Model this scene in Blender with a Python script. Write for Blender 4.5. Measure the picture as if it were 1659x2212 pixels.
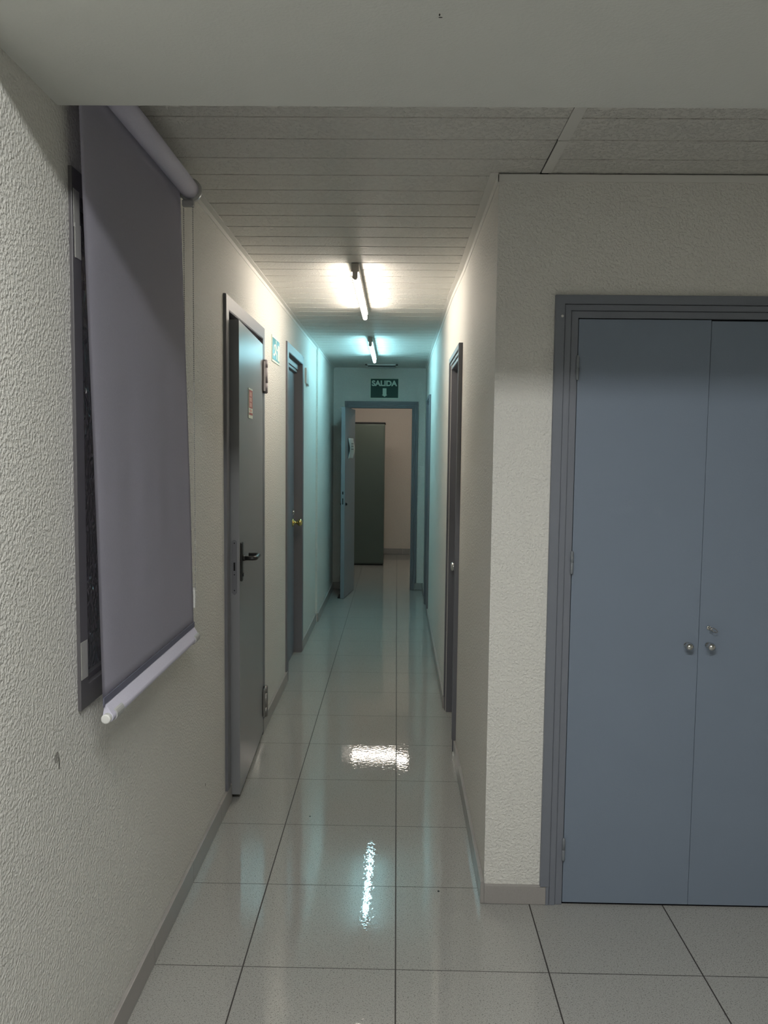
import bpy, bmesh, math, random
from mathutils import Vector, Matrix
random.seed(7)
for o in list(bpy.data.objects):
    bpy.data.objects.remove(o, do_unlink=True)
S = bpy.context.scene
C = S.collection
PI = math.pi

# ------------------------------------------------------------ camera
F_PX = 1731.8
PITCH, YAW, ROLL = 0.07722, 0.01547, 0.0110
cam = bpy.data.cameras.new('camera')
cam.sensor_fit = 'VERTICAL'
cam.sensor_height = 24.0
cam.sensor_width = 18.0
cam.lens = 24.0 * F_PX / 2212.0
cam.clip_start = 0.02
co = bpy.data.objects.new('camera', cam)
C.objects.link(co)
fw = Vector((-math.sin(YAW) * math.cos(PITCH), math.cos(YAW) * math.cos(PITCH), -math.sin(PITCH)))
rt = Vector((math.cos(YAW), math.sin(YAW), 0))
up = rt.cross(fw)
r2 = rt * math.cos(ROLL) + up * math.sin(ROLL)
u2 = up * math.cos(ROLL) - rt * math.sin(ROLL)
m = Matrix(((r2.x, u2.x, -fw.x, 0), (r2.y, u2.y, -fw.y, 0), (r2.z, u2.z, -fw.z, 1.55), (0, 0, 0, 1)))
co.matrix_world = m
S.camera = co

# ------------------------------------------------------------ exposure, world, lamp strengths
S.view_settings.view_transform = 'Standard'
S.view_settings.look = 'None'
S.view_settings.gamma = 1
S.view_settings.exposure = 0.0
S.view_settings.use_curve_mapping = False
w = bpy.data.worlds.new('night')
S.world = w
w.use_nodes = True
w.node_tree.nodes['Background'].inputs[0].default_value = (0.05, 0.05, 0.06, 1)
w.node_tree.nodes['Background'].inputs[1].default_value = 0.05
LAMP_WARM = ((1.0, 0.89, 0.77), 68.0)
LAMP_COLD = ((0.39, 0.85, 0.98), 70.0)
LAMP_BACK = ((1.0, 0.90, 0.80), 56.0)
LAMP_NEAR = ((0.985, 0.99, 0.975), 67.0)

# ------------------------------------------------------------ key dimensions (metres)
XL, XR, XR2 = -0.721, 0.317, 0.306          # left wall, right wall before / after the third door
CEIL, SOFFIT, NEARCEIL = 2.443, 2.263, 2.75
YC, YF, YB = 2.659, 8.845, 11.9             # cupboard wall, end wall, back wall of the last room
BY0, BY1 = 1.31, 1.73                      # beam
TILE, TX, TY = 0.45815, 0.014, 2.287
XN, YN = 3.6, -2.6                          # near room right wall and rear wall


# ------------------------------------------------------------ materials
def new_mat(name):
    mt = bpy.data.materials.new(name)
    mt.use_nodes = True
    nt = mt.node_tree
    return mt, nt, nt.nodes['Principled BSDF']


def nd(nt, kind, **kw):
    n = nt.nodes.new(kind)
    for k, v in kw.items():
        setattr(n, k, v)
    return n


def vmath(nt, op, a, b=None):
    n = nd(nt, 'ShaderNodeMath', operation=op)
    for i, v in enumerate((a, b)):
        if v is None:
            continue
        if isinstance(v, (int, float)):
            n.inputs[i].default_value = v
        else:
            nt.links.new(v, n.inputs[i])
    return n.outputs[0]


def mixc(nt, fac, a, b):
    n = nd(nt, 'ShaderNodeMix', data_type='RGBA')
    for i, v in ((0, fac), (6, a), (7, b)):
        if isinstance(v, (int, float)):
            n.inputs[i].default_value = v
        elif isinstance(v, tuple):
            n.inputs[i].default_value = (*v, 1)
        else:
            nt.links.new(v, n.inputs[i])
    return n.outputs[2]


def ramp(nt, src, stops):
    n = nd(nt, 'ShaderNodeValToRGB')
    while len(n.color_ramp.elements) < len(stops):
        n.color_ramp.elements.new(0.5)
    for e, (p, c) in zip(n.color_ramp.elements, stops):
        e.position = p
        e.color = (c, c, c, 1) if isinstance(c, (int, float)) else (*c, 1)
    nt.links.new(src, n.inputs[0])
    return n.outputs[0]


def noise(nt, scale, detail=2, rough=0.5, vec=None):
    n = nd(nt, 'ShaderNodeTexNoise')
    n.inputs['Scale'].default_value = scale
    n.inputs['Detail'].default_value = detail
    n.inputs['Roughness'].default_value = rough
    if vec is None:
        vec = nd(nt, 'ShaderNodeTexCoord').outputs['Object']
    nt.links.new(vec, n.inputs['Vector'])
    return n.outputs['Fac']


def bump(nt, bs, height, dist, strength=1.0):
    b = nd(nt, 'ShaderNodeBump')
    b.inputs['Distance'].default_value = dist
    b.inputs['Strength'].default_value = strength
    nt.links.new(height, b.inputs['Height'])
    nt.links.new(b.outputs[0], bs.inputs['Normal'])


def spots(nt, base, lst):
    """small scuffs that belong to the surface: ellipsoids round fixed points of it"""
    tc = nd(nt, 'ShaderNodeTexCoord').outputs['Object']
    for (p, rad, col) in lst:
        mp = nd(nt, 'ShaderNodeMapping', vector_type='POINT')
        mp.inputs['Location'].default_value = tuple(-a / b for a, b in zip(p, rad))
        mp.inputs['Scale'].default_value = tuple(1 / b for b in rad)
        nt.links.new(tc, mp.inputs[0])
        ln = nd(nt, 'ShaderNodeVectorMath', operation='LENGTH')
        nt.links.new(mp.outputs[0], ln.inputs[0])
        f = vmath(nt, 'LESS_THAN', ln.outputs['Value'], 1.0)
        base = mixc(nt, f, base, col)
    return base


def paint(name, col, rough=0.5, bscale=None, bdist=0.001, var=0.06, marks=None, spec=0.5, vscale=3.0):
    mt, nt, bs = new_mat(name)
    f = noise(nt, vscale, 3)
    dark = tuple(c * (1 - var) for c in col)
    c = mixc(nt, f, dark, col)
    if marks:
        c = spots(nt, c, marks)
    nt.links.new(c, bs.inputs['Base Color'])
    bs.inputs['Roughness'].default_value = rough
    bs.inputs['Specular IOR Level'].default_value = spec
    if bscale:
        bump(nt, bs, noise(nt, bscale, 2), bdist)
    return mt


def plaster(name, col, marks=None, dist=0.0017, rough=0.62):
    """splattered plaster: small soft blobs of two sizes"""
    mt, nt, bs = new_mat(name)
    f = noise(nt, 1.3, 3)
    c = mixc(nt, f, tuple(a * 0.95 for a in col), col)
    if marks:
        c = spots(nt, c, marks)
    nt.links.new(c, bs.inputs['Base Color'])
    bs.inputs['Roughness'].default_value = rough
    bs.inputs['Specular IOR Level'].default_value = 0.35
    a = ramp(nt, noise(nt, 125, 2, 0.5), [(0.38, 0.0), (0.66, 1.0)])
    b = noise(nt, 260, 2, 0.5)
    h = vmath(nt, 'ADD', a, vmath(nt, 'MULTIPLY', b, 0.4))
    bump(nt, bs, h, dist)
    return mt


WALLC = (0.74, 0.73, 0.68)
M = {}
M['wall'] = plaster('cream_splatter_plaster', WALLC)
M['wall_l'] = plaster('cream_splatter_plaster_left', WALLC, marks=[
    ((XL, 1.661, 0.885), (0.05, 0.012, 0.012), (0.35, 0.34, 0.31)),
    ((XL, 1.672, 0.868), (0.05, 0.004, 0.014), (0.2, 0.2, 0.18)),
    ((XL, 2.98, 0.26), (0.05, 0.005, 0.007), (0.25, 0.24, 0.2))], dist=0.0021)
M['smooth'] = paint('soffit_paint', (0.70, 0.71, 0.67), 0.7, 180, 0.0006, marks=[
    ((0.063, 1.384, SOFFIT), (0.0035, 0.0018, 0.05), (0.03, 0.03, 0.03)),
    ((0.061, 1.376, SOFFIT), (0.0014, 0.004, 0.05), (0.05, 0.05, 0.04))])
M['door'] = paint('grey_blue_gloss_paint', (0.185, 0.205, 0.245), 0.42, 130, 0.0002)
M['door_steel'] = paint('grey_steel_door_paint', (0.26, 0.265, 0.275), 0.30, 60, 0.0001)
M['frame'] = paint('grey_frame_paint', (0.17, 0.172, 0.19), 0.45, 110, 0.0003)
M['cup'] = paint('cupboard_door_paint', (0.20, 0.245, 0.31), 0.42, 220, 0.00025, marks=[
    ((1.13, YC, 0.345), (0.003, 0.05, 0.009), (0.02, 0.02, 0.025)),
    ((1.137, YC, 0.338), (0.004, 0.05, 0.003), (0.02, 0.02, 0.025)),
    ((0.672, YC, 0.088), (0.0022, 0.05, 0.0018), (0.75, 0.75, 0.72)),
    ((0.879, YC, 0.02), (0.0010, 0.05, 0.012), (0.03, 0.03, 0.03))])
M['hingepaint'] = paint('painted_hinge', (0.19, 0.21, 0.23), 0.35)
M['hingegrey'] = paint('mauve_grey_hinge_paint', (0.30, 0.28, 0.29), 0.5)
M['winframe'] = paint('dark_grey_window_paint', (0.105, 0.10, 0.105), 0.4)
M['cupframe'] = paint('cupboard_frame_paint', (0.19, 0.205, 0.24), 0.45, 110, 0.0003)
M['baseb'] = paint('speckled_skirting_tile', (0.395, 0.375, 0.355), 0.3, None, var=0.30, vscale=420)
M['black'] = paint('black_plastic', (0.012, 0.012, 0.012), 0.28)
M['slot'] = paint('dark_recess', (0.006, 0.007, 0.008), 0.8)
M['whitepl'] = paint('white_plastic', (0.74, 0.74, 0.71), 0.35)
M['greypl'] = paint('grey_plastic', (0.45, 0.45, 0.44), 0.4)
M['paper'] = paint('paper_sheet', (0.72, 0.74, 0.70), 0.7)
M['ink'] = paint('black_ink', (0.03, 0.03, 0.03), 0.6)
M['greyink'] = paint('grey_ink', (0.25, 0.26, 0.25), 0.6)
M['green'] = paint('sign_green', (0.007, 0.060, 0.042), 0.55)
M['greenl'] = paint('sign_green_bright', (0.012, 0.10, 0.078), 0.35)
M['pale'] = paint('sign_pale_cream', (0.72, 0.78, 0.66), 0.5)
M['palegreen'] = paint('sign_pale_letters', (0.62, 0.80, 0.68), 0.5)
M['red'] = paint('sign_red', (0.42, 0.07, 0.045), 0.4)
M['pink'] = paint('sign_pink', (0.66, 0.36, 0.28), 0.4)
M['locker'] = paint('dark_green_metal', (0.075, 0.098, 0.082), 0.4)
M['leaf5'] = paint('light_grey_door_paint', (0.25, 0.27, 0.29), 0.42)
M['wallback'] = plaster('beige_plaster', (0.80, 0.73, 0.65))
M['lampbody'] = paint('lamp_housing_enamel', (0.36, 0.35, 0.32), 0.45)
M['tape'] = paint('translucent_tape', (0.42, 0.42, 0.38), 0.3, 40, 0.002)
M['trim'] = paint('white_edge_trim', (0.72, 0.71, 0.67), 0.45)
M['gap'] = paint('dark_gap', (0.01, 0.01, 0.01), 0.9)


def metal(name, col, rough):
    mt, nt, bs = new_mat(name)
    c = mixc(nt, noise(nt, 40, 2), tuple(a * 0.85 for a in col), col)
    nt.links.new(c, bs.inputs['Base Color'])
    bs.inputs['Metallic'].default_value = 1
    bs.inputs['Roughness'].default_value = rough
    return mt


M['steel'] = metal('polished_steel', (0.72, 0.72, 0.70), 0.14)
M['brass'] = metal('polished_brass', (0.78, 0.62, 0.24), 0.16)
M['satin'] = metal('satin_metal', (0.42, 0.41, 0.40), 0.4)


def fabric():
    mt, nt, bs = new_mat('lilac_grey_blind_fabric')
    tc = nd(nt, 'ShaderNodeTexCoord').outputs['Object']
    h = None
    for d in ('Y', 'Z'):
        wv = nd(nt, 'ShaderNodeTexWave', wave_type='BANDS', bands_direction=d)
        wv.inputs['Scale'].default_value = 180
        nt.links.new(tc, wv.inputs['Vector'])
        h = wv.outputs['Fac'] if h is None else vmath(nt, 'ADD', h, wv.outputs['Fac'])
    c = mixc(nt, noise(nt, 300, 2), (0.58, 0.565, 0.67), (0.68, 0.665, 0.775))
    nt.links.new(c, bs.inputs['Base Color'])
    bs.inputs['Roughness'].default_value = 0.75
    bs.inputs['Specular IOR Level'].default_value = 0.3
    bump(nt, bs, h, 0.00002)
    return mt


M['fabric'] = fabric()
M['fabricband'] = paint('darker_fabric_band', (0.14, 0.145, 0.20), 0.8)


def glass():
    mt, nt, bs = new_mat('hammered_obscure_glass')
    tc = nd(nt, 'ShaderNodeTexCoord').outputs['Object']
    mp = nd(nt, 'ShaderNodeMapping')
    mp.inputs['Scale'].default_value = (1, 1, 0.55)
    nt.links.new(tc, mp.inputs[0])
    nz = nd(nt, 'ShaderNodeTexNoise')
    nz.inputs['Scale'].default_value = 25
    nt.links.new(mp.outputs[0], nz.inputs['Vector'])
    va = nd(nt, 'ShaderNodeVectorMath', operation='MULTIPLY_ADD')
    nt.links.new(nz.outputs['Color'], va.inputs[0])
    va.inputs[1].default_value = (0.03, 0.03, 0.03)
    nt.links.new(mp.outputs[0], va.inputs[2])
    v = nd(nt, 'ShaderNodeTexVoronoi', feature='DISTANCE_TO_EDGE')
    v.inputs['Scale'].default_value = 62
    nt.links.new(va.outputs[0], v.inputs['Vector'])
    h = ramp(nt, v.outputs['Distance'], [(0.0, 0.0), (0.35, 1.0)])
    bs.inputs['Base Color'].default_value = (0.15, 0.138, 0.145, 1)
    bs.inputs['Roughness'].default_value = 0.18
    bs.inputs['Transmission Weight'].default_value = 0.2
    bs.inputs['IOR'].default_value = 1.5
    bump(nt, bs, h, 0.010)
    return mt


M['glass'] = glass()


def ceiling_mat(name, col):
    mt, nt, bs = new_mat(name)
    c = mixc(nt, noise(nt, 2.0, 2), tuple(a * 0.96 for a in col), col)
    nt.links.new(c, bs.inputs['Base Color'])
    bs.inputs['Roughness'].default_value = 0.5
    h = ramp(nt, noise(nt, 105, 3, 0.6), [(0.50, 0.0), (0.64, 1.0)])
    bump(nt, bs, h, 0.0022)
    return mt


M['slat'] = ceiling_mat('stippled_white_ceiling_board', (0.70, 0.69, 0.645))


def floor_mat():
    mt, nt, bs = new_mat('speckled_glossy_floor_tile')
    tc = nd(nt, 'ShaderNodeTexCoord').outputs['Object']
    sep = nd(nt, 'ShaderNodeSeparateXYZ')
    nt.links.new(tc, sep.inputs[0])

    def cell(src, off):
        u = vmath(nt, 'DIVIDE', vmath(nt, 'SUBTRACT', src, off), TILE)
        fl = vmath(nt, 'FLOOR', vmath(nt, 'ADD', u, 0.5))
        d = vmath(nt, 'MULTIPLY', vmath(nt, 'ABSOLUTE', vmath(nt, 'SUBTRACT', u, fl)), TILE)
        return d, vmath(nt, 'FLOOR', u)
    dx, ix = cell(sep.outputs['X'], TX)
    dy, iy = cell(sep.outputs['Y'], TY)
    gx = vmath(nt, 'LESS_THAN', dx, 0.0021)
    gy = vmath(nt, 'LESS_THAN', dy, 0.0014)
    g = vmath(nt, 'MAXIMUM', gx, gy)
    # speckle
    fine = ramp(nt, noise(nt, 420, 2, 0.6), [(0.36, 0.0), (0.46, 1.0)])
    mid = ramp(nt, noise(nt, 210, 2, 0.6), [(0.34, 0.0), (0.44, 1.0)])
    c = mixc(nt, noise(nt, 0.9, 3), (0.37, 0.365, 0.34), (0.42, 0.415, 0.39))
    c = mixc(nt, fine, (0.20, 0.197, 0.185), c)
    c = mixc(nt, mid, (0.18, 0.177, 0.165), c)
    wh = nd(nt, 'ShaderNodeTexWhiteNoise', noise_dimensions='2D')
    cb = nd(nt, 'ShaderNodeCombineXYZ')
    nt.links.new(ix, cb.inputs[0])
    nt.links.new(iy, cb.inputs[1])
    nt.links.new(cb.outputs[0], wh.inputs['Vector'])
    c = mixc(nt, vmath(nt, 'MULTIPLY', wh.outputs['Value'], 0.12), c, (0.30, 0.31, 0.30))
    c = mixc(nt, g, c, (0.035, 0.03, 0.028))
    c = spots(nt, c, [((0.165, 2.72, 0), (0.004, 0.006, 0.02), (0.03, 0.025, 0.02)),
                      ((-0.35, 3.28, 0), (0.003, 0.006, 0.02), (0.03, 0.025, 0.02))])
    nt.links.new(c, bs.inputs['Base Color'])
    r = vmath(nt, 'ADD', vmath(nt, 'MULTIPLY', g, 0.6), vmath(nt, 'ADD', 0.02, vmath(nt, 'MULTIPLY', noise(nt, 3, 2), 0.03)))
    nt.links.new(r, bs.inputs['Roughness'])
    bs.inputs['IOR'].default_value = 1.6
    # each tile is laid very slightly out of level, and its glaze is a little wavy
    nz = nd(nt, 'ShaderNodeNewGeometry')
    tilt = nd(nt, 'ShaderNodeVectorMath', operation='MULTIPLY_ADD')
    nt.links.new(wh.outputs['Color'], tilt.inputs[0])
    tilt.inputs[1].default_value = (0.006, 0.006, 0)
    tilt.inputs[2].default_value = (-0.003, -0.003, 0)
    ad = nd(nt, 'ShaderNodeVectorMath', operation='ADD')
    nt.links.new(nz.outputs['Normal'], ad.inputs[0])
    nt.links.new(tilt.outputs[0], ad.inputs[1])
    nn = nd(nt, 'ShaderNodeVectorMath', operation='NORMALIZE')
    nt.links.new(ad.outputs[0], nn.inputs[0])
    b = nd(nt, 'ShaderNodeBump')
    b.inputs['Distance'].default_value = 0.0002
    h = vmath(nt, 'SUBTRACT', noise(nt, 55, 2, 0.5), vmath(nt, 'MULTIPLY', g, 3.0))
    nt.links.new(h, b.inputs['Height'])
    nt.links.new(nn.outputs[0], b.inputs['Normal'])
    nt.links.new(b.outputs[0], bs.inputs['Normal'])
    return mt


M['floor'] = floor_mat()


def emit(name, col, strength):
    mt = bpy.data.materials.new(name)
    mt.use_nodes = True
    nt = mt.node_tree
    nt.nodes.remove(nt.nodes['Principled BSDF'])
    e = nd(nt, 'ShaderNodeEmission')
    e.inputs[0].default_value = (*col, 1)
    e.inputs[1].default_value = strength
    nt.links.new(e.outputs[0], nt.nodes['Material Output'].inputs[0])
    return mt


M['tube_warm'] = emit('lit_warm_tube', *LAMP_WARM)
M['tube_cold'] = emit('lit_cold_tube', *LAMP_COLD)
M['tube_back'] = emit('lit_dim_tube', *LAMP_BACK)
M['diffuser'] = emit('lit_diffuser', *LAMP_NEAR)


# ------------------------------------------------------------ mesh helpers
def BM():
    return bmesh.new()


def box(bm, x0, x1, y0, y1, z0, z1, bev=0.0):
    x0, x1 = min(x0, x1), max(x0, x1)
    y0, y1 = min(y0, y1), max(y0, y1)
    z0, z1 = min(z0, z1), max(z0, z1)
    vs = [bm.verts.new(p) for p in ((x0, y0, z0), (x1, y0, z0), (x1, y1, z0), (x0, y1, z0),
                                    (x0, y0, z1), (x1, y0, z1), (x1, y1, z1), (x0, y1, z1))]
    fs = [bm.faces.new([vs[i] for i in q]) for q in ((3, 2, 1, 0), (4, 5, 6, 7), (0, 1, 5, 4), (1, 2, 6, 5), (2, 3, 7, 6), (3, 0, 4, 7))]
    if bev > 0:
        es = list({e for f in fs for e in f.edges})
        bmesh.ops.bevel(bm, geom=es, offset=bev, segments=2, affect='EDGES', profile=0.6)
    return bm


def cyl(bm, p0, p1, r0, r1=None, n=24, cap=True):
    r1 = r0 if r1 is None else r1
    p0, p1 = Vector(p0), Vector(p1)
    d = (p1 - p0).normalized()
    a = d.orthogonal().normalized()
    b = d.cross(a)
    A, B = [], []
    for i in range(n):
        t = 2 * PI * i / n
        o = a * math.cos(t) + b * math.sin(t)
        A.append(bm.verts.new(p0 + o * r0))
        B.append(bm.verts.new(p1 + o * r1))
    for i in range(n):
        f = bm.faces.new((A[i], A[(i + 1) % n], B[(i + 1) % n], B[i]))
        f.smooth = True
    if cap:
        bm.faces.new(A[::-1])
        bm.faces.new(B)
    return bm


def lathe(bm, origin, axis, prof, n=28):
    """prof: list of (distance along axis, radius)"""
    o, d = Vector(origin), Vector(axis).normalized()
    a = d.orthogonal().normalized()
    b = d.cross(a)
    rings = []
    for (t, r) in prof:
        if r < 1e-6:
            rings.append([bm.verts.new(o + d * t)])
        else:
            rings.append([bm.verts.new(o + d * t + (a * math.cos(2 * PI * i / n) + b * math.sin(2 * PI * i / n)) * r) for i in range(n)])
    for R0, R1 in zip(rings, rings[1:]):
        for i in range(n):
            j = (i + 1) % n
            if len(R0) == 1 and len(R1) == 1:
                continue
            if len(R0) == 1:
                f = bm.faces.new((R0[0], R1[j], R1[i]))
            elif len(R1) == 1:
                f = bm.faces.new((R0[i], R0[j], R1[0]))
            else:
                f = bm.faces.new((R0[i], R0[j], R1[j], R1[i]))
            f.smooth = True
    return bm


def tube(bm, pts, r, n=12):
    """round bar along a polyline, with round caps left flat"""
    pts = [Vector(p) for p in pts]
    rings = []
    ref = None
    for i, p in enumerate(pts):
        d = ((pts[min(i + 1, len(pts) - 1)] - pts[max(i - 1, 0)])).normalized()
        if ref is None:
            ref = d.orthogonal().normalized()
        a = (ref - d * ref.dot(d)).normalized()
        ref = a
        b = d.cross(a)
        rr = r[i] if isinstance(r, (list, tuple)) else r
        rings.append([bm.verts.new(p + (a * math.cos(2 * PI * k / n) + b * math.sin(2 * PI * k / n)) * rr) for k in range(n)])
    for R0, R1 in zip(rings, rings[1:]):
        for k in range(n):
            f = bm.faces.new((R0[k], R0[(k + 1) % n], R1[(k + 1) % n], R1[k]))
            f.smooth = True
    bm.faces.new(rings[0][::-1])
    bm.faces.new(rings[-1])
    return bm


def prism(bm, pts, d):
    """closed polygon (list of 3D points) pushed by vector d"""
    d = Vector(d)
    A = [bm.verts.new(p) for p in pts]
    B = [bm.verts.new(Vector(p) + d) for p in pts]
    n = len(pts)
    bm.faces.new(A[::-1])
    bm.faces.new(B)
    for i in range(n):
        bm.faces.new((A[i], A[(i + 1) % n], B[(i + 1) % n], B[i]))
    return bm


def uframe(bm, mp, u0, u1, vt, strips, kh=1.0, bev=0.0016):
    """mitred surround of a doorway: each strip = (offset a, offset b, front, back, foot height)"""
    for (a, b_, wf, wb_, vb) in strips:
        polys = ([(u0 + a, vb), (u0 + b_, vb), (u0 + b_, vt - b_ * kh), (u0 + a, vt - a * kh)],
                 [(u0 + a, vt - a * kh), (u0 + b_, vt - b_ * kh), (u1 - b_, vt - b_ * kh), (u1 - a, vt - a * kh)],
                 [(u1 - a, vb), (u1 - b_, vb), (u1 - b_, vt - b_ * kh), (u1 - a, vt - a * kh)])
        for p in polys:
            t = BM()
            A = [Vector(mp(u, v, wb_)) for (u, v) in p]
            B = [Vector(mp(u, v, wf)) for (u, v) in p]
            prism(t, A, B[0] - A[0])
            bmesh.ops.recalc_face_normals(t, faces=t.faces)
            if bev:
                front = set()
                for e in t.edges:
                    m0 = all(min((v.co - q_).length for q_ in B) < 1e-5 for v in e.verts)
                    if m0:
                        front.add(e)
                # leave the mitre edges sharp and closed
                keep = []
                for e in front:
                    d = (e.verts[0].co - e.verts[1].co).normalized()
                    if max(abs(d.x), abs(d.y), abs(d.z)) > 0.98:
                        keep.append(e)
                bmesh.ops.bevel(t, geom=keep, offset=bev, segments=2, affect='EDGES')
            me = bpy.data.meshes.new('tmp')
            t.to_mesh(me)
            t.free()
            bm.from_mesh(me)
            bpy.data.meshes.remove(me)
    return bm


def obj(name, bm, mat, parent=None, mw=None):
    bmesh.ops.recalc_face_normals(bm, faces=bm.faces)
    me = bpy.data.meshes.new(name)
    bm.to_mesh(me)
    bm.free()
    me.materials.append(M[mat] if isinstance(mat, str) else mat)
    o = bpy.data.objects.new(name, me)
    C.objects.link(o)
    if parent is not None:
        o.parent = parent
        # meshes are written in world coordinates unless the parent carries them
        if mw is None and parent.get('_o') is not None:
            off = Vector(parent['_o'])
            me.transform(Matrix.Translation(-off))
    return o


def empty(name, loc, label=None, cat=None, group=None, kind=None):
    o = bpy.data.objects.new(name, None)
    o.empty_display_size = 0.1
    C.objects.link(o)
    o.location = loc
    o['_o'] = tuple(loc)
    tag(o, label, cat, group, kind)
    return o


def tag(o, label=None, cat=None, group=None, kind=None):
    if label:
        o['label'] = label
    if cat:
        o['category'] = cat
    if group:
        o['group'] = group
    if kind:
        o['kind'] = kind
    return o


def sub(name, bm, mat, parent, label=None):
    """a part; a sub-part when the parent is a mesh part (offset handed down)"""
    root = parent
    while root.parent is not None:
        root = root.parent
    off = Vector(root['_o'])
    bmesh.ops.recalc_face_normals(bm, faces=bm.faces)
    me = bpy.data.meshes.new(name)
    bm.to_mesh(me)
    bm.free()
    me.transform(Matrix.Translation(-off))
    me.materials.append(M[mat])
    o = bpy.data.objects.new(name, me)
    C.objects.link(o)
    o.parent = parent
    if label:
        o['label'] = label
    return o


def wall_y(bm, x0, x1, y0, y1, z1, holes):
    """wall running along Y with rectangular holes (ya, yb, za, zb)"""
    holes = sorted(holes)
    y = y0
    for (a, b, za, zb) in holes:
        if a > y:
            box(bm, x0, x1, y, a, 0, z1)
        if za > 0:
            box(bm, x0, x1, a, b, 0, za)
        if zb < z1:
            box(bm, x0, x1, a, b, zb, z1)
        y = b
    if y < y1:
        box(bm, x0, x1, y, y1, 0, z1)
    return bm


def struct(name, bm, mat, label, cat):
    return tag(obj(name, bm, mat), label, cat, kind='structure')


def text_mesh(txt, size, depth=0.0008, bold=0.0):
    cu = bpy.data.curves.new('lettering', 'FONT')
    cu.body = txt
    cu.size = size
    cu.extrude = depth / 2
    cu.offset = bold
    cu.align_x = 'CENTER'
    cu.align_y = 'CENTER'
    tmp = bpy.data.objects.new('lettering_tmp', cu)
    C.objects.link(tmp)
    dg = bpy.context.evaluated_depsgraph_get()
    dg.update()
    me = bpy.data.meshes.new_from_object(tmp.evaluated_get(dg))
    bpy.data.objects.remove(tmp, do_unlink=True)
    bm = BM()
    bm.from_mesh(me)
    bpy.data.meshes.remove(me)
    return bm


# ============================================================ THE SETTING
# openings in the left wall
WIN = (1.790, 2.56, 0.955, 2.150)
DA = (3.372, 4.252, 0, 2.135)
DB = (5.25, 6.04, 0, 2.20)
DC = (4.045, 4.685, 0, 2.03)
DD = (7.445, 8.005, 0, 2.015)

f = BM()
box(f, XL - 0.12, XN, YN, YC, -0.05, 0)
box(f, XL - 0.12, XR + 0.12, YC, YF, -0.05, 0)
box(f, -1.9, 1.3, YF, YB, -0.05, 0)
struct('floor', f, 'floor', 'glossy speckled grey tile floor running down the corridor', 'floor')

b = BM()
wall_y(b, XL - 0.12, XL, YN, BY0 + 0.1, NEARCEIL, [])
wall_y(b, XL - 0.12, XL, BY0 + 0.1, 7.114, 2.52, [WIN, DA, DB])
wall_y(b, XL - 0.12, XL + 0.018, 7.114, YF, 2.52, [])
struct('wall_left', b, 'wall_l', 'long cream textured plaster wall with window and two doors', 'wall')

b = BM()
wall_y(b, XR, XR + 0.12, YC + 0.12, DC[0], 2.52, [])
prism(b, [(XR, DC[0], DC[3]), (XR + 0.12, DC[0], DC[3]), (XR2 + 0.12, DC[1], DC[3]), (XR2, DC[1], DC[3])], (0, 0, 2.52 - DC[3]))
wall_y(b, XR2, XR2 + 0.12, DC[1], YF, 2.52, [DD])
struct('wall_right', b, 'wall', 'cream textured plaster wall on the right of the corridor', 'wall')

CX0, CX1 = 0.507, 1.523                      # cupboard frame, outer
b = BM()
box(b, XR, CX0 + 0.03, YC, YC + 0.12, 0, CEIL - 0.004)
box(b, CX0 + 0.03, CX1 - 0.03, YC, YC + 0.12, 2.03, CEIL - 0.004)
box(b, CX1 - 0.03, XN, YC, YC + 0.12, 0, CEIL - 0.004)
struct('wall_cupboard', b, 'wall', 'pale textured wall face around the grey double cupboard', 'wall')

b = BM()
EX0, EX1, EZ = -0.53, 0.160, 2.02
box(b, XL - 0.12, EX0, YF, YF + 0.10, 0, 2.52)
box(b, EX1, XR + 0.12, YF, YF + 0.10, 0, 2.52)
box(b, EX0, EX1, YF, YF + 0.10, EZ, 2.52)
struct('wall_end', b, 'wall', 'end wall of the corridor with the open doorway', 'wall')

b = BM()
box(b, -2.0, 1.4, YB, YB + 0.1, 0, 2.52)
struct('wall_back', b, 'wallback', 'beige back wall of the room beyond the open door', 'wall')
b = BM()
box(b, -2.0, -1.9, YF + 0.1, YB, 0, 2.52)
box(b, -2.0, XL - 0.12, YF, YF + 0.1, 0, 2.52)
struct('wall_back_left', b, 'wall', 'left wall of the room beyond the open door', 'wall')
b = BM()
box(b, 1.3, 1.4, YF + 0.1, YB, 0, 2.52)
box(b, XR + 0.12, 1.4, YF, YF + 0.1, 0, 2.52)
struct('wall_back_right', b, 'wall', 'right wall of the room beyond the open door', 'wall')
b = BM()
box(b, XN, XN + 0.1, YN, YC + 0.12, 0, NEARCEIL)
struct('wall_near_right', b, 'wall', 'right wall of the near room beside the cupboard', 'wall')
b = BM()
box(b, XL - 0.12, XN + 0.1, YN - 0.1, YN, 0, NEARCEIL)
struct('wall_rear', b, 'wall', 'rear wall of the near room behind the viewer', 'wall')

# near ceiling and beam
b = BM()
box(b, XL - 0.12, XN + 0.1, YN - 0.1, BY0, NEARCEIL, NEARCEIL + 0.05)
struct('ceiling_near', b, 'smooth', 'smooth white ceiling of the near room', 'ceiling')
b = BM()
box(b, XL, XN, BY0, BY1, SOFFIT, NEARCEIL)
struct('trim_1', b, 'smooth', 'wide smooth plaster beam crossing the top of the view', 'beam')

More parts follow.
